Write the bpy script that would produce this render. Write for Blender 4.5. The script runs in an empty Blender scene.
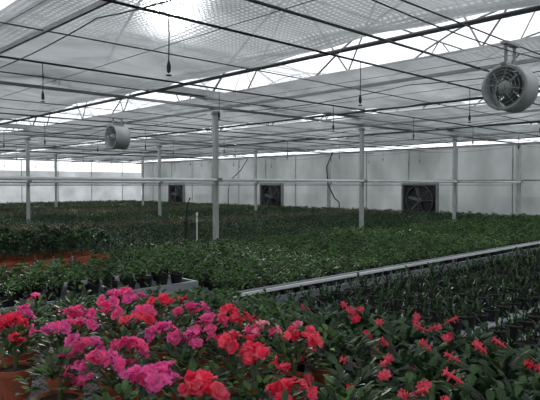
import bpy, math, random
from mathutils import Vector, Matrix
random.seed(7)
S=bpy.context.scene
try:
    S.view_settings.view_transform='Standard'
except Exception: pass
R=random.uniform
# ------------------------------------------------------------ materials
def newmat(name):
    m=bpy.data.materials.new(name); m.use_nodes=True
    nt=m.node_tree; nt.nodes.clear()
    out=nt.nodes.new('ShaderNodeOutputMaterial')
    return m,nt,out
def pmat(name,col,rough=.6,metal=0.0,var=0.0,scale=8,trans=0.0,objrand=0.0,spec=.4):
    m,nt,out=newmat(name); N=nt.nodes; L=nt.links
    b=N.new('ShaderNodeBsdfPrincipled')
    b.inputs['Roughness'].default_value=rough; b.inputs['Metallic'].default_value=metal
    b.inputs['Specular IOR Level'].default_value=spec
    tc=N.new('ShaderNodeTexCoord'); no=N.new('ShaderNodeTexNoise'); no.inputs['Scale'].default_value=scale
    L.new(tc.outputs['Object'],no.inputs['Vector'])
    hs=N.new('ShaderNodeHueSaturation'); hs.inputs['Color'].default_value=(*col,1)
    mr=N.new('ShaderNodeMapRange'); mr.inputs[1].default_value=.3; mr.inputs[2].default_value=.7
    mr.inputs[3].default_value=1-var; mr.inputs[4].default_value=1+var
    L.new(no.outputs['Fac'],mr.inputs[0])
    last=mr.outputs[0]
    if objrand:
        oi=N.new('ShaderNodeObjectInfo'); m2=N.new('ShaderNodeMapRange')
        m2.inputs[3].default_value=1-objrand; m2.inputs[4].default_value=1+objrand
        L.new(oi.outputs['Random'],m2.inputs[0])
        mu=N.new('ShaderNodeMath'); mu.operation='MULTIPLY'; L.new(last,mu.inputs[0]); L.new(m2.outputs[0],mu.inputs[1]); last=mu.outputs[0]
    L.new(last,hs.inputs['Value']); L.new(hs.outputs[0],b.inputs['Base Color'])
    if trans:
        t=N.new('ShaderNodeBsdfTranslucent'); L.new(hs.outputs[0],t.inputs['Color'])
        mx=N.new('ShaderNodeMixShader'); mx.inputs[0].default_value=trans
        L.new(b.outputs[0],mx.inputs[1]); L.new(t.outputs[0],mx.inputs[2]); L.new(mx.outputs[0],out.inputs[0])
    else: L.new(b.outputs[0],out.inputs[0])
    return m
def filmmat(name,col,tr_lo,tr_hi,scale=.6,stretch=(1,1,1),weave=False,dif=.35,blotch=0.0):
    m,nt,out=newmat(name); N=nt.nodes; L=nt.links
    tc=N.new('ShaderNodeTexCoord'); mp=N.new('ShaderNodeMapping'); mp.inputs['Scale'].default_value=stretch
    L.new(tc.outputs['Object'],mp.inputs[0])
    no=N.new('ShaderNodeTexNoise'); no.inputs['Scale'].default_value=scale; no.inputs['Detail'].default_value=5
    L.new(mp.outputs[0],no.inputs['Vector'])
    mr=N.new('ShaderNodeMapRange'); mr.inputs[1].default_value=.35; mr.inputs[2].default_value=.65
    mr.inputs[3].default_value=tr_lo; mr.inputs[4].default_value=tr_hi; L.new(no.outputs['Fac'],mr.inputs[0])
    fac=mr.outputs[0]
    d=N.new('ShaderNodeBsdfDiffuse'); t=N.new('ShaderNodeBsdfTranslucent')
    cr=N.new('ShaderNodeMixRGB'); cr.inputs[1].default_value=(*[c*(1-blotch) for c in col],1); cr.inputs[2].default_value=(*[min(1,c*(1+blotch)) for c in col],1)
    n2=N.new('ShaderNodeTexNoise'); n2.inputs['Scale'].default_value=scale*2.3; n2.inputs['Detail'].default_value=6; L.new(mp.outputs[0],n2.inputs['Vector'])
    m3=N.new('ShaderNodeMapRange'); m3.inputs[1].default_value=.3; m3.inputs[2].default_value=.7; L.new(n2.outputs['Fac'],m3.inputs[0])
    L.new(m3.outputs[0],cr.inputs[0]); L.new(cr.outputs[0],d.inputs['Color']); L.new(cr.outputs[0],t.inputs['Color'])
    if weave:
        w=N.new('ShaderNodeTexWave'); w.wave_type='BANDS'; w.bands_direction='Y'; w.inputs['Scale'].default_value=6; w.inputs['Distortion'].default_value=.8
        L.new(tc.outputs['Object'],w.inputs['Vector'])
        w2=N.new('ShaderNodeTexWave'); w2.wave_type='BANDS'; w2.bands_direction='X'; w2.inputs['Scale'].default_value=7; w2.inputs['Distortion'].default_value=.5
        L.new(tc.outputs['Object'],w2.inputs['Vector'])
        a=N.new('ShaderNodeMath'); a.operation='MULTIPLY'; L.new(w.outputs['Fac'],a.inputs[0]); L.new(w2.outputs['Fac'],a.inputs[1])
        b=N.new('ShaderNodeMath'); b.operation='MULTIPLY_ADD'; L.new(a.outputs[0],b.inputs[0]); b.inputs[1].default_value=.20; L.new(fac,b.inputs[2])
        fac=b.outputs[0]
    mx=N.new('ShaderNodeMixShader'); mx.inputs[0].default_value=1-dif
    L.new(d.outputs[0],mx.inputs[1]); L.new(t.outputs[0],mx.inputs[2])
    tp=N.new('ShaderNodeBsdfTransparent')
    m2=N.new('ShaderNodeMixShader'); L.new(fac,m2.inputs[0]); L.new(mx.outputs[0],m2.inputs[1]); L.new(tp.outputs[0],m2.inputs[2])
    L.new(m2.outputs[0],out.inputs[0])
    return m
M={}
M['galv']=pmat('galvanised_steel',(.27,.28,.285),.5,.3,.15,5)
M['steel_dk']=pmat('dark_steel',(.10,.105,.11),.5,.4,.2,5)
M['postm']=pmat('post_paint',(.42,.45,.44),.6,0,.15,3)
M['alu']=pmat('aluminium_rail',(.34,.37,.40),.5,.1,.15,3)
M['white']=pmat('white_pvc',(.8,.82,.83),.45,0,.05,3)
M['black']=pmat('black_plastic',(.02,.02,.022),.5,0,.2,10)
M['potblk']=pmat('pot_plastic',(.012,.013,.015),.5,0,.2,20)
M['terra']=pmat('terracotta_plastic',(.42,.11,.05),.6,0,.15,15)
M['soil']=pmat('potting_soil',(.03,.02,.014),.95,0,.4,90)
M['leafd']=pmat('leaf_dark',(.026,.056,.026),.5,0,.35,14,.2,.4)
M['leafm']=pmat('leaf_mid',(.055,.118,.038),.45,0,.35,14,.25,.4)
M['leafl']=pmat('leaf_bright',(.12,.24,.06),.45,0,.3,14,.3,.3)
M['leafo']=pmat('leaf_olive',(.11,.10,.055),.5,0,.35,14,.25,.4)
M['stem']=pmat('stem_green',(.07,.12,.04),.6,0,.2,10)
M['hot']=pmat('petal_hot_pink',(.95,.13,.36),.55,0,.3,30,.4)
M['mag']=pmat('petal_magenta',(.92,.15,.48),.55,0,.3,30,.4)
M['red']=pmat('petal_red',(.92,.05,.13),.55,0,.25,30,.4)
M['coral']=pmat('petal_coral',(.98,.14,.22),.55,0,.25,30,.4)
M['lite']=pmat('petal_light_pink',(.98,.45,.55),.55,0,.12,30,.4)
M['fanw']=pmat('fan_housing_paint',(.38,.40,.40),.45,.1,.08,4)
M['fang']=pmat('fan_blade_grey',(.16,.17,.18),.4,.3,.1,6)
M['concrete']=pmat('concrete_floor',(.16,.165,.165),.9,0,.3,1.5)
M['ground']=pmat('outside_ground',(.16,.15,.12),.95,0,.3,.5)
M['knee']=pmat('knee_wall',(.2,.2,.2),.9,0,.2,2)
M['roof']=filmmat('roof_poly_film',(.9,.92,.95),.6,.8,.8)
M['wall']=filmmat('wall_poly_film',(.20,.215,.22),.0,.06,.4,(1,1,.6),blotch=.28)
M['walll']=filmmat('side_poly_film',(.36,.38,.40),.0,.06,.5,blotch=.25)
M['vent']=filmmat('vent_film',(.9,.92,.95),.35,.6,.5)
M['shade']=filmmat('shade_cloth',(.315,.33,.335),.0,.02,1.0,(.4,1,1),True,.4,.24)
def meshmat():
    m,nt,out=newmat('bench_wire_mesh'); N=nt.nodes; L=nt.links
    tc=N.new('ShaderNodeTexCoord'); ws=[]
    for dr in 'XY':
        w=N.new('ShaderNodeTexWave'); w.wave_type='BANDS'; w.bands_direction=dr; w.inputs['Scale'].default_value=10
        L.new(tc.outputs['Object'],w.inputs['Vector']); ws.append(w)
    mx=N.new('ShaderNodeMath'); mx.operation='MAXIMUM'; L.new(ws[0].outputs['Fac'],mx.inputs[0]); L.new(ws[1].outputs['Fac'],mx.inputs[1])
    g=N.new('ShaderNodeMath'); g.operation='GREATER_THAN'; g.inputs[1].default_value=.4; L.new(mx.outputs[0],g.inputs[0])
    b=N.new('ShaderNodeBsdfPrincipled'); b.inputs['Base Color'].default_value=(.38,.41,.43,1); b.inputs['Metallic'].default_value=0; b.inputs['Roughness'].default_value=.75
    t=N.new('ShaderNodeBsdfTransparent'); s=N.new('ShaderNodeMixShader')
    L.new(g.outputs[0],s.inputs[0]); L.new(t.outputs[0],s.inputs[1]); L.new(b.outputs[0],s.inputs[2]); L.new(s.outputs[0],out.inputs[0])
    return m
M['wire']=meshmat()
# ------------------------------------------------------------ mesh builder
class MB:
    def __init__(s): s.v=[]; s.f=[]; s.m=[]; s.mats=[]
    def mi(s,k):
        if k not in s.mats: s.mats.append(k)
        return s.mats.index(k)
    def add(s,vs,fs,k):
        o=len(s.v); s.v+= [tuple(x) for x in vs]; i=s.mi(k)
        for f in fs: s.f.append(tuple(o+a for a in f)); s.m.append(i)
    def box(s,a,b,k):
        x0,y0,z0=a; x1,y1,z1=b
        s.add([(x0,y0,z0),(x1,y0,z0),(x1,y1,z0),(x0,y1,z0),(x0,y0,z1),(x1,y0,z1),(x1,y1,z1),(x0,y1,z1)],
          [(0,3,2,1),(4,5,6,7),(0,1,5,4),(1,2,6,5),(2,3,7,6),(3,0,4,7)],k)
    def tube(s,pts,r,k,n=8,cap=True):
        pts=[Vector(p) for p in pts]; rs=r if isinstance(r,(list,tuple)) else [r]*len(pts)
        vs=[];fs=[]
        for i,p in enumerate(pts):
            d=(pts[min(i+1,len(pts)-1)]-pts[max(i-1,0)]).normalized()
            a=Vector((0,0,1)) if abs(d.z)<.9 else Vector((1,0,0))
            e1=d.cross(a).normalized(); e2=d.cross(e1)
            for j in range(n):
                t=2*math.pi*j/n; vs.append(p+(e1*math.cos(t)+e2*math.sin(t))*rs[i])
        for i in range(len(pts)-1):
            for j in range(n):
                fs.append((i*n+j,i*n+(j+1)%n,(i+1)*n+(j+1)%n,(i+1)*n+j))
        if cap: fs.append(tuple(range(n))[::-1]); fs.append(tuple((len(pts)-1)*n+j for j in range(n)))
        s.add(vs,fs,k)
    def lathe(s,prof,c,ax,k,n=16,closed=False):
        vs=[];fs=[]; P=len(prof)
        for r,h in prof:
            for j in range(n):
                t=2*math.pi*j/n; a=r*math.cos(t); b=r*math.sin(t)
                vs.append((c[0]+a,c[1]+b,c[2]+h) if ax=='Z' else (c[0]+h,c[1]+a,c[2]+b))
        for i in range(P if closed else P-1):
            q=(i+1)%P
            for j in range(n): fs.append((i*n+j,i*n+(j+1)%n,q*n+(j+1)%n,q*n+j))
        s.add(vs,fs,k)
    def disc(s,c,r,ax,k,n=16):
        vs=[]
        for j in range(n):
            t=2*math.pi*j/n; a=r*math.cos(t); b=r*math.sin(t)
            vs.append((c[0]+a,c[1]+b,c[2]) if ax=='Z' else (c[0],c[1]+a,c[2]+b))
        s.add(vs,[tuple(range(n))],k)
    def leaf(s,base,az,el,L,W,droop,k,fold=.25):
        u=Vector((math.cos(az)*math.cos(el),math.sin(az)*math.cos(el),math.sin(el)))
        side=Vector((-math.sin(az),math.cos(az),0)); up=side.cross(u)*-1
        b=Vector(base); z=Vector((0,0,1))
        m1=b+u*L*.35-z*droop*L*.08; m2=b+u*L*.72-z*droop*L*.35; tp=b+u*L-z*droop*L*.8
        f=up*W*fold
        s.add([b,m1-side*W*.5+f,m1,m1+side*W*.5+f,m2-side*W*.42+f,m2,m2+side*W*.42+f,tp],
          [(0,1,2),(0,2,3),(1,4,5,2),(2,5,6,3),(4,7,5),(5,7,6)],k)
    def pad(s,base,az,el,L,W,tw,k):
        # flat cladode segment of a christmas cactus, widest near its squared, notched end
        u=Vector((math.cos(az)*math.cos(el),math.sin(az)*math.cos(el),math.sin(el)))
        side=Vector((-math.sin(az),math.cos(az),0)); up=u.cross(side)
        side=side*math.cos(tw)+up*math.sin(tw); b=Vector(base)
        rows=[(0,.14),(.22,.6),(.55,.9),(.82,1.0),(1.0,.55)]
        vs=[]
        for t,w in rows:
            c=b+u*L*t
            vs+= [c-side*W*.5*w, c+u.cross(side)*W*.10, c+side*W*.5*w]
        fs=[]
        for i in range(4):
            for j in range(2): a=i*3+j; fs.append((a,a+1,a+4,a+3))
        s.add(vs,fs,k)
    def petal(s,c,n,e1,e2,az,L,W,lift,k,ruf=.15):
        u=e1*math.cos(az)+e2*math.sin(az); v=n.cross(u); vs=[];fs=[]
        ws=[.22,.8,1.0,.6]
        for i in range(4):
            t=i/3; p=c+u*L*t*(1-.25*lift*t)+n*L*lift*(t-.35*t*t*2)
            for j in(-1,0,1):
                vs.append(p+v*(j*W*.5*ws[i])+n*(R(-ruf,ruf)*L*t+(abs(j)*.12*L*t)))
        for i in range(3):
            for j in range(2): a=i*3+j; fs.append((a,a+1,a+4,a+3))
        s.add(vs,fs,k)
    def floret(s,c,n,r,k,k2=None):
        c=Vector(c); n=Vector(n).normalized()
        a=Vector((1,0,0)) if abs(n.x)<.8 else Vector((0,1,0))
        e1=n.cross(a).normalized(); e2=n.cross(e1)
        o=R(0,6)
        for i in range(5): s.petal(c,n,e1,e2,o+i*1.257+R(-.2,.2),r*R(.9,1.15),r*R(.8,1.05),R(.3,.8),k,.26)
        for i in range(4): s.petal(c+n*r*.1,n,e1,e2,o+.6+i*1.57+R(-.3,.3),r*R(.6,.85),r*.7,R(.9,1.5),k2 or k,.28)
        s.tube([c-n*r*.7,c],[r*.06,r*.2],k,5,False)
    def star(s,c,n,r,k):
        c=Vector(c); n=Vector(n).normalized()
        a=Vector((1,0,0)) if abs(n.x)<.8 else Vector((0,1,0))
        e1=n.cross(a).normalized(); e2=n.cross(e1); o=R(0,6)
        for t,(h,lf,q) in enumerate([(-.8,.3,.7),(0,.7,1),(.6,1.2,.95)]):
            for i in range(5): s.petal(c+n*r*h,n,e1,e2,o+t*.6+i*1.257+R(-.15,.15),r*q,r*.5,lf,k,.1)
        s.tube([c-n*r*1.5,c-n*r*.4,c+n*r*.7],[r*.12,r*.2,r*.24],k,6)
        s.tube([c+n*r*.6,c+n*r*1.4],[r*.05,r*.03],'lite',5)
    def pot(s,c,r,h,k,n=14):
        s.lathe([(r*.72,0),(r*.93,h*.82),(r*1.03,h*.82),(r*1.05,h),(r*.95,h),(r*.93,h*.88)],c,'Z',k,n)
        s.disc((c[0],c[1],c[2]+h*.88),r*.93,'Z','soil',n)
        s.disc((c[0],c[1],c[2]+.001),r*.72,'Z',k,n)
    def obj(s,name,link=True,smooth=False,bevel=0,parent=None):
        me=bpy.data.meshes.new(name); me.from_pydata(s.v,[],s.f)
        for k in s.mats: me.materials.append(M[k])
        me.polygons.foreach_set('material_index',s.m)
        if smooth: me.polygons.foreach_set('use_smooth',[True]*len(s.f))
        me.update()
        o=bpy.data.objects.new(name,me)
        if link: S.collection.objects.link(o)
        if bevel:
            b=o.modifiers.new('bevel','BEVEL'); b.width=bevel; b.segments=2; b.limit_method='ANGLE'
        if parent: o.parent=parent
        return o
# ------------------------------------------------------------ layout numbers (metres)
XW,YN,XS,YS=17.2,28.6,-7.5,-7.0
ROWS=[.04,7.17,14.30,21.43]
OFF={.04:0,7.17:.08,14.30:-.12,21.43:-.12}
POSTX=[5.6+3.78*k for k in range(-3,4)]
ZC=2.97
# ------------------------------------------------------------ shell
b=MB(); b.box((XS,YS,-.1),(XW,YN,0),'concrete'); b.obj('floor')
b=MB(); b.box((-60,-60,-.25),(90,90,-.12),'ground'); b.obj('outside_ground')
def film_wall(name,p0,p1,ztop,k,vent=None):
    b=MB(); p0=Vector(p0);p1=Vector(p1); L=(p1-p0).length; n=int(L/.6); d=(p1-p0)/n
    zs=[.55,1.2,1.85,2.4,ztop]; nrm=Vector((-d.y,d.x,0)).normalized()
    vs=[]
    for i in range(n+1):
        for z in zs:
            vs.append(p0+d*i+Vector((0,0,z))+nrm*R(-.02,.02))
    for i in range(n):
        for j in range(len(zs)-1):
            a=i*len(zs)+j
            f=(a,a+len(zs),a+len(zs)+1,a+1)
            b.add([vs[q] for q in f],[(0,1,2,3)],(vent if vent and j==3 else k))
    q=nrm*.06
    a0=p0-q;a1=p1+q
    b.box((min(a0.x,a1.x),min(a0.y,a1.y),0),(max(a0.x,a1.x),max(a0.y,a1.y),.55),'knee')
    for z in(.58,1.85,ztop):
        b.tube([p0+Vector((0,0,z)),p1+Vector((0,0,z))],.022,'galv',6)
    for i in range(0,n+1,3):
        b.tube([p0+d*i+Vector((0,0,.5)),p0+d*i+Vector((0,0,ztop))],.016,'galv',6)
    return b.obj(name)
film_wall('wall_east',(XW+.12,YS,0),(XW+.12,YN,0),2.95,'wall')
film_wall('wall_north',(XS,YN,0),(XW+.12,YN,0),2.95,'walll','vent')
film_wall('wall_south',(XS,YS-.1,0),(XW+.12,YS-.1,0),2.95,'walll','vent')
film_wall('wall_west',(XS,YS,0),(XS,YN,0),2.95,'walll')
def arch(y0,t):
    w=7.13; return y0+w*t, 3.12+1.55*math.sin(math.pi*t)**.8
bays=[-7.09,.04,7.17,14.30,21.43]
b=MB()
for y0 in bays:
    n=14; xs=[XS+(XW+.12-XS)*i/12 for i in range(13)]; vs=[];fs=[]
    for x in xs:
        for j in range(n+1):
            y,z=arch(y0,j/n); vs.append((x,y,z+.03))
    for i in range(12):
        for j in range(n): a=i*(n+1)+j; fs.append((a,a+1,a+n+2,a+n+1))
    b.add(vs,fs,'roof')
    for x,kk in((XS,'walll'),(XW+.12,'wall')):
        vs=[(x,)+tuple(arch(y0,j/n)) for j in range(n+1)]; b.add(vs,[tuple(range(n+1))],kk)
b.obj('ceiling_film_roof',smooth=False)
b=MB()
for y0 in bays:
    x=POSTX[0]-1.89; i=0
    while x<XW+.1:
        pts=[(x,)+arch(y0,j/14) for j in range(15)]
        b.tube(pts,.018,'galv',6,False)
        if i%2==1:
            b.tube([(x,y0,3.09),(x,y0+7.13,3.09)],.018,'galv',6)
            for t0,t1 in((.12,.25),(.38,.25),(.38,.5),(.62,.5),(.62,.75),(.88,.75)):
                ya,za=arch(y0,t1); b.tube([(x,y0+7.13*t0,3.09),(x,ya,za)],.012,'galv',5)
        x+=1.89; i+=1
    for t in(.25,.5,.75):
        y,z=arch(y0,t); b.tube([(XS+.1,y,z-.03),(XW,y,z-.03)],.015,'galv',6)
    b.box((XS+.1,y0-.09,3.07),(XW,y0+.09,3.16),'galv')
b.obj('roof_frame')
# ------------------------------------------------------------ posts
for y in ROWS:
    for x in POSTX:
        x+=OFF[y]
        b=MB(); w=.036 if x<16.5 else .055
        b.box((x-w,y-w,0),(x+w,y+w,2.86),'postm')
        b.box((x-.1,y-.1,0),(x+.1,y+.1,.015),'galv')
        b.box((x-.06,y-w-.006,2.80),(x+.06,y+w+.006,2.84),'galv')
        b.obj('support_post',bevel=.006)
b=MB()
for y in ROWS: b.box((XS+.1,y-.025,2.9),(XW,y+.025,2.935),'galv')
for x in POSTX: b.box((x-.013,YS+.1,2.865),(x+.013,YN-.1,2.9),'galv')
b.obj('roof_tie_beams')
b=MB()
for y0 in bays:
    for dy,r in((1.1,.006),(2.05,.006),(2.72,.011),(4.35,.006),(6.25,.007)):
        b.tube([(XS+.1,y0+dy,2.88),(XW,y0+dy,2.88)],r,'steel_dk',6)
x=-6.0
while x<XW:
    b.tube([(x,YS+.1,2.905),(x,YN-.1,2.905)],.003,'steel_dk',5); x+=1.26
b.obj('curtain_carrier_lines')
b=MB()
for y0 in bays:
    for dy in(3.24,5.32):
        b.tube([(XS+.2,y0+dy,2.84),(XW-.05,y0+dy,2.84)],.010,'black',8)
        x=.1-2.1*3
        while x<XW-.2:
            L=.32 if dy<4 else .28
            b.tube([(x,y0+dy,2.84),(x+.004,y0+dy,2.7),(x,y0+dy,2.84-L)],.004,'black',6)
            b.lathe([(.0,0),(.013,.01),(.015,.05),(.008,.075),(.004,.09)],(x,y0+dy,2.84-L-.07),'Z','black',8)
            b.lathe([(.0,0),(.02,.004),(.02,.01),(0,.014)],(x,y0+dy,2.84-L-.09),'Z','black',8)
            x+=2.1
b.obj('overhead_sprinkler_lines')
b=MB()
def slack(p0,p1,s,r=.005):
    p0=Vector(p0);p1=Vector(p1)
    b.tube([p0.lerp(p1,i/12)-Vector((0,0,s*4*(i/12)*(1-i/12))) for i in range(13)],r,'black',5)
for x in POSTX[2:]:
    for y0 in bays[1:]:
        slack((x+.05,y0+.2,2.83),(x+.05,y0+3.6,2.83),R(.05,.12)); slack((x+.05,y0+3.6,2.83),(x+.05,y0+6.9,2.83),R(.05,.14))
for y0 in bays[1:]:
    for i in range(2,6):
        slack((POSTX[i],y0+2.0,2.84),(POSTX[i+1],y0+2.0,2.84),R(.04,.09))
b.obj('power_cables')
# shade curtains
for x0 in(-5.96,-2.18,1.6,5.38,9.16,12.94):
    b=MB(); x1=x0+2.64; nx=36; ys=[YS+.1+(YN-YS-.2)*i/260 for i in range(261)]; vs=[];fs=[]
    ph=R(0,6)
    for i in range(nx+1):
        t=i/nx; x=x0+(x1-x0)*t
        for y in ys:
            sag=.075*abs(math.sin(math.pi*(x-x0)/1.32))+.014*math.sin(y*2.1+ph+x)+.012*math.sin(y*6.3+x*4)*t
            z=ZC+.075-sag
            if i>nx-7: z-=.035*((i-nx+7)%2)+.01
            vs.append((x+.05*math.sin(y*1.3+ph)*t,y,max(z,2.925)))
    n=len(ys)
    for i in range(nx):
        for j in range(n-1): a=i*n+j; fs.append((a,a+1,a+n+1,a+n))
    b.add(vs,fs,'shade')
    b.tube([(x1+.03,YS+.1,ZC-.0),(x1+.03,YN-.1,ZC-.0)],.022,'steel_dk',8)
    b.obj('shade_curtain',smooth=True)
# ------------------------------------------------------------ horizontal pipes
b=MB()
for y in ROWS[1:]:
    b.tube([(XS+.1,y-.08,1.78),(XW-.05,y-.08,1.78)],.024,'white',8)
    b.tube([(XS+.1,y-.08,1.70),(XW-.05,y-.08,1.70)],.008,'galv',6)
    for x in POSTX: x+=OFF[y]; b.box((x-.05,y-.11,1.75),(x+.05,y-.037,1.81),'galv')
b.obj('white_water_pipe')
# ------------------------------------------------------------ circulation fans
def circ_fan(x,y,z,r=.195,ln=.26):
    e=bpy.data.objects.new('circulation_fan',None); S.collection.objects.link(e); e.location=(x,y,z)
    h=MB()
    h.lathe([(r+.018,-ln/2),(r+.018,-ln/2+.015),(r,-ln/2+.03),(r,ln/2-.03),(r+.018,ln/2-.015),(r+.018,ln/2),(r-.008,ln/2),(r-.012,0),(r-.008,-ln/2)],(0,0,0),'X','fanw',40,True)
    h.obj('housing',smooth=True,parent=e)
    g=MB()
    for sx in(-1,1):
        for k in range(1,7):
            rr=r*k/6.3; X=sx*(ln/2+.012+.03*(1-(rr/r)**2))
            pts=[(X,rr*math.cos(a*math.pi/16),rr*math.sin(a*math.pi/16)) for a in range(33)]
            g.tube(pts,.0018,'fanw',4,False)
        for a in range(8):
            t=a*math.pi/4+.2
            g.tube([(sx*(ln/2+.045),.03*math.cos(t),.03*math.sin(t)),(sx*(ln/2+.035),r*.55*math.cos(t),r*.55*math.sin(t)),(sx*(ln/2+.003),(r+.005)*math.cos(t),(r+.005)*math.sin(t))],.0022,'fanw',4)
        g.lathe([(.001,sx*(ln/2+.05)),(.025,sx*(ln/2+.047)),(.025,sx*(ln/2+.04))],(0,0,0),'X','fanw',14)
    g.obj('wire_guard',parent=e)
    m=MB()
    m.lathe([(.001,-.12),(.045,-.115),(.055,-.1),(.055,.03),(.045,.045),(.03,.06),(.03,.08),(.001,.085)],(0,0,0),'X','fanw',20)
    for a in(.6,.6+math.pi/2,.6+math.pi,.6+1.5*math.pi):
        m.tube([(-.05,.05*math.cos(a),.05*math.sin(a)),(-.05,(r-.005)*math.cos(a),(r-.005)*math.sin(a))],.008,'fanw',6)
    m.obj('motor',smooth=True,parent=e)
    bl=MB()
    for q in range(4):
        a0=q*math.pi/2+.2; vs=[];fs=[]
        for i in range(5):
            rr=.045+(r-.065)*i/4; wd=.05+.06*i/4
            for j in range(4):
                s=(j/3-.5); a=a0+s*wd*2.2/max(rr,.08); vs.append((.07+s*.08*(1-.4*i/4),rr*math.cos(a),rr*math.sin(a)))
        for i in range(4):
            for j in range(3): p=i*4+j; fs.append((p,p+1,p+5,p+4))
        bl.add(vs,fs,'fang')
    bl.lathe([(.001,.04),(.05,.045),(.05,.095),(.001,.1)],(0,0,0),'X','fang',16)
    bl.obj('blades',smooth=True,parent=e)
    k=MB()
    top=2.86-z
    for sx in(-.08,.08):
        k.box((sx-.01,-.01,r),(sx+.01,.01,top),'galv')
    k.box((-.13,-.02,r+.01),(.13,.02,r+.03),'galv')
    k.box((-.12,-.03,top-.02),(.12,.03,top),'galv')
    k.tube([(.1,.02,r),(.16,.06,r+.08),(.3,.05,top-.03)],.007,'black',6)
    k.obj('hanging_bracket',parent=e)
circ_fan(4.70,2.06,2.49,.17,.23); circ_fan(4.98,9.0,2.52)
circ_fan(4.9,16.1,2.52)
# ------------------------------------------------------------ exhaust fans in east wall
for yc in(3.6,10.6,17.87,25.0):
    b=MB(); X=XW; hw=.64; z0,z1=.64,1.72
    b.box((X+.06,yc-hw,z0),(X+.10,yc+hw,z1),'black')
    for a,c in(((X-.05,yc-hw-.05,z0-.05),(X+.08,yc-hw,z1+.05)),((X-.05,yc+hw,z0-.05),(X+.08,yc+hw+.05,z1+.05)),((X-.05,yc-hw,z0-.05),(X+.08,yc+hw,z0)),((X-.05,yc-hw,z1),(X+.08,yc+hw,z1+.05))):
        b.box(a,c,'galv')
    zc=(z0+z1)/2
    b.lathe([(.5,-.03),(.53,-.03),(.53,.05),(.5,.05)],(X,yc,zc),'X','steel_dk',32,True)
    for q in range(6):
        a0=q*math.pi/3+.25; vs=[]
        for rr,wd in((.08,.25),(.28,.28),(.47,.3)):
            for s in(-.5,.5): a=a0+s*wd*.28/rr*1.2; vs.append((X+.02+s*.05,yc+rr*math.cos(a),zc+rr*math.sin(a)))
        b.add(vs,[(0,1,3,2),(2,3,5,4)],'steel_dk')
    b.lathe([(.001,-.05),(.08,-.04),(.09,.03)],(X,yc,zc),'X','fang',14)
    for k in range(1,6):
        b.tube([(X-.04,yc+.1*k*math.cos(a*math.pi/12),zc+.1*k*math.sin(a*math.pi/12)) for a in range(25)],.005,'steel_dk',4,False)
    b.box((X-.05,yc-hw,zc-.012),(X-.03,yc+hw,zc+.012),'steel_dk')
    b.box((X-.05,yc-.012,z0),(X-.03,yc+.012,z1),'steel_dk')
    b.obj('exhaust_fan')
# ------------------------------------------------------------ benches
ZB=.60; ZD=.78
def bench(x0,x1,y0,y1,z,name='growing_bench'):
    b=MB()
    for y in(y0,y1-.035): b.box((x0,y,z-.06),(x1,y+.035,z+.03),'alu')
    for x in(x0,x1-.035): b.box((x,y0+.035,z-.06),(x+.035,y1-.035,z+.03),'alu')
    b.add([(x0+.03,y0+.03,z),(x1-.03,y0+.03,z),(x1-.03,y1-.03,z),(x0+.03,y1-.03,z)],[(0,1,2,3)],'wire')
    n=max(1,round((x1-x0-.4)/2.0))
    for i in range(n+1):
        x=x0+.2+(x1-x0-.4)*i/n
        b.box((x-.02,y0+.035,z-.05),(x+.02,y1-.035,z-.012),'galv')
        for y in(y0+.2,y1-.2):
            b.tube([(x,y,0),(x,y,z-.05)],.024,'galv',8); b.box((x-.05,y-.05,0),(x+.05,y+.05,.01),'galv')
        b.tube([(x,y0+.2,.25),(x,y1-.2,.25)],.014,'galv',6)
    b.obj(name)
BX0,BX1=.78,16.6
bench(BX0,BX1,-1.62,-.1,ZB)
bench(BX0,2.66,.40,3.40,ZD,'display_bench')
bench(BX0,3.2,4.30,7.04,ZD,'display_bench')
bench(2.74,BX1,.34,1.90,ZB); bench(2.74,BX1,1.96,3.52,ZB)
bench(3.28,BX1,3.76,5.36,ZB+.04); bench(3.28,BX1,5.42,7.06,ZB+.04)
bench(BX0,2.66,3.56,4.22,ZB)
b=MB()
for y,w in((3.60,.012),(3.685,.007)): b.box((2.3,y-w,.775),(BX1,y+w,.80),'white' if w>.01 else 'alu')
x=2.8
while x<BX1:
    b.box((x-.015,3.585,.76),(x+.015,3.695,.775),'galv'); b.tube([(x,3.64,0),(x,3.64,.76)],.018,'galv',8); b.box((x-.05,3.59,0),(x+.05,3.69,.01),'galv'); x+=1.95
b.obj('trolley_rail')
far=[]
for s in(7.29,14.42,21.56):
    for i in range(4): far.append((s+i*1.72,s+i*1.72+1.62)); bench(BX0,BX1,s+i*1.72,s+i*1.72+1.62,ZB)
# ------------------------------------------------------------ plant sources
def coll(name): return bpy.data.collections.new(name)
def cactus(c,nm,nst=20,k='leafd',k2='leafm',H=.15,flower=0,spread=(.9,1.5),wr=.5,dr=(.1,.4),pr=.052,fs=.03):
    b=MB(); b.pot((0,0,0),pr,.095,'potblk',14)
    fi=set(random.sample(range(nst),flower)) if flower else ()
    for i in range(nst):
        az=i*2.4+R(-.3,.3); el=R(*spread); p=Vector((R(-.02,.02),R(-.02,.02),.085))
        kk=k if R(0,1)<.6 else k2; L=H*R(.27,.36)
        for sgi in range(4 if i in fi else random.choice((3,4,4))):
            u=Vector((math.cos(az)*math.cos(el),math.sin(az)*math.cos(el),math.sin(el)))
            b.pad(p,az,el,L,L*wr,R(-.5,.5),kk); p=p+u*L*.97; el-=R(*dr); az+=R(-.25,.25); L*=.97
        if i in fi:
            b.star(p+Vector((math.cos(az)*.012,math.sin(az)*.012,.02)),(math.cos(az)*.75,math.sin(az)*.75,.35),fs,random.choice(['coral','red','coral']))
    o=b.obj(nm,link=False); c.objects.link(o)
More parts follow.
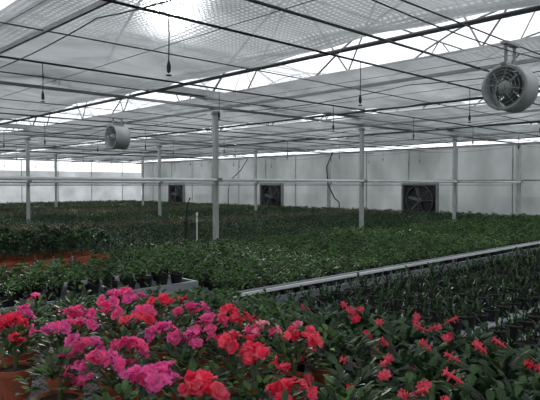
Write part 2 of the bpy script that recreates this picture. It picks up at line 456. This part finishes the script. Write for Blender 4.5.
def bush(c,nm,n=46,k='leafd',k2='leafm',rad=.085,H=.16,L=.05,pot='potblk',pr=.055,ph=.095,seg=12,wr=.5):
    b=MB(); b.pot((0,0,0),pr,ph,pot,seg)
    b.tube([(0,0,ph*.8),(0,0,ph+H*.5)],.006,'stem',5)
    for i in range(n):
        t=(i+.5)/n; az=i*2.399; e=math.asin(1-t*1.15) if (1-t*1.15)>-1 else 0
        rr=rad*R(.55,1.0); p=Vector((math.cos(az)*math.cos(e)*rr*.7,math.sin(az)*math.cos(e)*rr*.7,ph+H*.35+H*.55*math.sin(e)*R(.7,1.05)))
        b.leaf(p,az+R(-.5,.5),e*.6+R(-.1,.5),L*R(.8,1.25),L*wr*R(.9,1.1),R(.1,.6),k if R(0,1)<.6 else k2,R(.05,.35))
    o=b.obj(nm,link=False); c.objects.link(o)
C1=coll('cactus_plants'); [cactus(C1,'christmas_cactus_cutting',random.choice((6,8,9)),H=.105,spread=(1.05,1.5),wr=.62,dr=(.0,.25),pr=.064) for _ in range(6)]
C2=coll('green_bushes'); [bush(C2,'green_seedling_plant',44,'leafm','leafl',.085,.13,.055) for _ in range(4)]
C3=coll('dark_bushes'); [bush(C3,'dark_foliage_plant',34,'leafd','leafm',.085,.16,.05,seg=8) for _ in range(4)]
C4=coll('olive_bushes'); [bush(C4,'olive_foliage_plant',28,'leafo','leafm',.09,.16,.055,seg=8) for _ in range(3)]
C5=coll('flowering_cacti'); [cactus(C5,'flowering_cactus_plant',34,'leafm','leafd',.155,fl,(.5,1.5),.6,(.15,.5),fs=.025) for fl in (1,2,0,2,2,1,1,1)]
C6=coll('terracotta_plants'); [bush(C6,'terracotta_shrub_plant',80,'leafd','leafm',.12,.24,.07,'terra',.085,.14,16) for _ in range(3)]
def scatter(name,pts,c,smin=.85,smax=1.15,seed=1):
    me=bpy.data.meshes.new(name); me.from_pydata(pts,[],[]); o=bpy.data.objects.new(name,me); S.collection.objects.link(o)
    g=bpy.data.node_groups.new(name+'_nodes','GeometryNodeTree')
    g.interface.new_socket('Geometry',in_out='INPUT',socket_type='NodeSocketGeometry')
    g.interface.new_socket('Geometry',in_out='OUTPUT',socket_type='NodeSocketGeometry')
    N=g.nodes; L=g.links
    gi=N.new('NodeGroupInput'); go=N.new('NodeGroupOutput')
    ip=N.new('GeometryNodeInstanceOnPoints'); ci=N.new('GeometryNodeCollectionInfo')
    ci.inputs['Collection'].default_value=c; ci.inputs['Separate Children'].default_value=True; ci.inputs['Reset Children'].default_value=True
    r=N.new('FunctionNodeRandomValue'); r.data_type='FLOAT_VECTOR'; r.inputs[0].default_value=(-.05,-.05,0); r.inputs[1].default_value=(.05,.05,6.283); r.inputs['Seed'].default_value=seed
    s=N.new('FunctionNodeRandomValue'); s.data_type='FLOAT'; s.inputs[2].default_value=smin; s.inputs[3].default_value=smax; s.inputs['Seed'].default_value=seed+5
    L.new(gi.outputs[0],ip.inputs['Points']); L.new(ci.outputs[0],ip.inputs['Instance']); ip.inputs['Pick Instance'].default_value=True
    L.new(r.outputs[0],ip.inputs['Rotation']); L.new(s.outputs[1],ip.inputs['Scale']); L.new(ip.outputs[0],go.inputs[0])
    m=o.modifiers.new('instances','NODES'); m.node_group=g
    return o
def grid(x0,x1,y0,y1,sx,sy,j=.012,skip=0.0,z=ZB,stag=True):
    out=[]; y=y0; r=0
    while y<=y1+1e-6:
        x=x0+(sx*.5 if (r%2 and stag) else 0)
        while x<=x1:
            if R(0,1)>=skip: out.append((x+R(-j,j),y+R(-j,j),z+.004))
            x+=sx
        y+=sy; r+=1
    return out
pts=grid(2.86,16.5,.48,1.80,.205,.255,.006,.01,stag=False)+grid(2.86,16.5,2.10,3.42,.205,.255,.006,.01,stag=False)
scatter('potted_christmas_cacti',pts,C1,.9,1.15)
pts=grid(1.46,2.58,.50,1.42,.17,.165,z=ZD)+grid(2.0,2.58,1.55,2.1,.18,.17,z=ZD)
scatter('flowering_christmas_cacti',pts,C5,.9,1.15,3)
pts=grid(3.4,16.5,3.88,5.26,.17,.17,z=ZB+.04)+grid(3.4,16.5,5.54,6.96,.17,.17,z=ZB+.04)+grid(.88,3.12,4.40,5.1,.165,.165,z=ZD)
pts+=grid(.9,2.58,3.66,4.12,.15,.15)+grid(.9,16.5,-1.5,-.2,.2,.2)+grid(2.1,2.6,2.3,3.3,.17,.17,z=ZD)
scatter('potted_green_seedlings',pts,C2,.8,1.15,7)
pts=grid(.95,3.1,5.9,6.9,.21,.26,z=ZD)
scatter('terracotta_potted_shrubs',pts,C6,.9,1.2,9)
d1=[];d2=[]
for i,(y0,y1) in enumerate(far):
    tgt=d2 if i in(2,5,6,8,10,11) else d1
    tgt+=grid(.95,16.4,y0+.12,y1-.1,.18,.19)
scatter('potted_dark_foliage_plants',d1,C3,.85,1.25,11)
scatter('potted_olive_foliage_plants',d2,C4,.85,1.25,13)
# ------------------------------------------------------------ flowering azaleas
b=MB()
fl=[(1.23,2.64,'hot'),(.93,2.60,'red'),(.98,2.32,'mag'),(1.02,2.10,'mag'),(1.655,2.94,'hot'),(1.31,2.47,'hot'),(1.33,2.25,'coral'),
(1.72,2.63,'coral'),(1.65,2.265,'hot'),(1.35,2.05,'mag'),(1.36,1.87,'mag'),(1.71,2.04,'red'),(1.40,1.66,'red'),(1.65,1.77,'lite'),
(1.75,1.62,'coral'),(.92,1.80,'mag'),(1.04,1.61,'mag'),(.92,1.50,'mag'),(1.36,1.49,'red'),(1.01,1.33,'red'),
(.90,2.85,'red'),(1.5,2.78,'hot'),(1.1,1.9,'hot'),(1.6,2.75,'mag'),(1.02,2.75,'mag'),(1.25,1.22,'red'),(1.5,2.45,'hot'),(1.15,2.42,'mag'),(1.5,1.95,'hot')]
from math import hypot
centers=[]
y=1.15; r=0
while y<3.3:
    x=.90+(.13 if r%2 else 0)
    while x<2.0:
        if not(y<1.45 and x>1.42): centers.append((x+R(-.02,.02),y+R(-.02,.02)))
        x+=.255
    y+=.235; r+=1
for (x,y) in centers:
    b.pot((x,y,ZD+.004),.082,.13,'terra',18)
    b.tube([(x,y,ZD+.1),(x+.01,y,ZD+.2)],.009,'stem',6)
    for i in range(95):
        az=R(0,6.28); e=math.asin(R(.05,1)); rr=R(.06,.135)
        p=(x+math.cos(az)*math.cos(e)*rr,y+math.sin(az)*math.cos(e)*rr,ZD+.155+math.sin(e)*rr*1.05)
        b.leaf(p,az+R(-.6,.6),e*.5+R(-.05,.5),R(.04,.062),R(.02,.028),R(.1,.4),random.choice(['leafd','leafm','leafm','leafd','leafl']),R(.05,.3))
def cluster(x,y,z,k,n,rad):
    base=min(centers,key=lambda c:hypot(c[0]-x,c[1]-y))
    b.tube([(base[0],base[1],ZD+.15),((base[0]+x)/2,(base[1]+y)/2,ZD+.22),(x,y,z-.02)],.004,'stem',5)
    alt={'hot':'mag','mag':'hot','red':'coral','coral':'red','lite':'hot'}[k]
    for i in range(n):
        az=i*2.4+R(-.6,.6); e=R(.0,1.3) if i else 1.5
        q=rad*R(.6,1.4)
        n_=Vector((math.cos(az)*math.cos(e),math.sin(az)*math.cos(e),math.sin(e)))
        p=Vector((x,y,z-.02))+Vector((n_.x*q,n_.y*q,n_.z*rad*.5+R(-.018,.018)))
        b.floret(p,n_+Vector((R(-.4,.4),R(-.4,.4),.25)),R(.027,.038),k if R(0,1)<.7 else alt,alt if R(0,1)<.4 else k)
for (x,y,k) in fl:
    cluster(x,y,1.09+R(-.02,.025),k,random.randint(6,9),.058)
for i in range(24):
    c=random.choice(centers); f=min(fl,key=lambda q:hypot(q[0]-c[0],q[1]-c[1]))
    cluster(c[0]+R(-.12,.12),c[1]+R(-.12,.12),1.03+R(-.05,.04),f[2],random.randint(1,2),.03)
b.obj('potted_azaleas')
# ------------------------------------------------------------ hoses, stand pipe
b=MB(); b.tube([(14.9,12.5,2.80),(14.7,12.6,2.3),(14.9,12.7,1.7),(15.3,12.75,1.25),(15.6,12.8,1.1),(15.7,12.85,.7)],.02,'black',8); b.obj('hanging_hose')
b=MB(); b.tube([(16.3,18.4,2.80),(15.9,18.4,2.3),(15.5,18.5,1.95),(15.4,18.6,1.5),(15.4,18.6,.66)],.018,'black',8); b.obj('hanging_hose')
b=MB(); b.tube([(5.15,7.235,0),(5.15,7.235,1.2)],.022,'black',8); b.tube([(5.15,7.235,1.2),(5.18,7.235,1.4),(5.23,7.235,1.5)],.014,'black',8); b.lathe([(.024,0),(.035,.02),(.035,.05),(.024,.07)],(5.15,7.235,1.1),'Z','black',10); b.obj('control_standpipe')
b=MB(); b.tube([(5.36,7.235,0),(5.36,7.235,1.25)],.011,'white',8); b.lathe([(.011,0),(.018,.005),(.018,.05),(.011,.055)],(5.36,7.235,1.22),'Z','white',10); b.obj('white_riser_pipe')
# ------------------------------------------------------------ light
sd=Vector((.569,.84,.325)).normalized()
w=bpy.data.worlds.new('World'); S.world=w; w.use_nodes=True; nt=w.node_tree; N=nt.nodes; L=nt.links; N.clear()
out=N.new('ShaderNodeOutputWorld'); bg=N.new('ShaderNodeBackground'); L.new(bg.outputs[0],out.inputs[0])
tc=N.new('ShaderNodeTexCoord'); vm=N.new('ShaderNodeVectorMath'); vm.operation='DOT_PRODUCT'; vm.inputs[1].default_value=sd
L.new(tc.outputs['Generated'],vm.inputs[0])
mx=N.new('ShaderNodeMath'); mx.operation='MAXIMUM'; mx.inputs[1].default_value=0; L.new(vm.outputs['Value'],mx.inputs[0])
p1=N.new('ShaderNodeMath'); p1.operation='POWER'; p1.inputs[1].default_value=1300; L.new(mx.outputs[0],p1.inputs[0])
p2=N.new('ShaderNodeMath'); p2.operation='POWER'; p2.inputs[1].default_value=12; L.new(mx.outputs[0],p2.inputs[0])
a=N.new('ShaderNodeMath'); a.operation='MULTIPLY_ADD'; a.inputs[1].default_value=130; L.new(p1.outputs[0],a.inputs[0])
b2=N.new('ShaderNodeMath'); b2.operation='MULTIPLY_ADD'; b2.inputs[1].default_value=.5; b2.inputs[2].default_value=1.5; L.new(p2.outputs[0],b2.inputs[0])
L.new(b2.outputs[0],a.inputs[2]); L.new(a.outputs[0],bg.inputs['Strength'])
bg.inputs['Color'].default_value=(.94,.975,1,1)
sl=bpy.data.lights.new('sun','SUN'); sl.energy=2.8; sl.angle=math.radians(6); sl.color=(1,.97,.92)
so=bpy.data.objects.new('sun',sl); S.collection.objects.link(so); so.rotation_euler=sd.to_track_quat('Z','Y').to_euler()
# ------------------------------------------------------------ camera
cd=bpy.data.cameras.new('camera'); cd.sensor_width=36; cd.lens=36*575/540; cd.clip_start=.05; cd.clip_end=300
co=bpy.data.objects.new('camera',cd); S.collection.objects.link(co); co.location=(0,0,1.70)
f=Vector((.692,.722,-15/575)); co.rotation_euler=f.to_track_quat('-Z','Y').to_euler()
S.camera=co
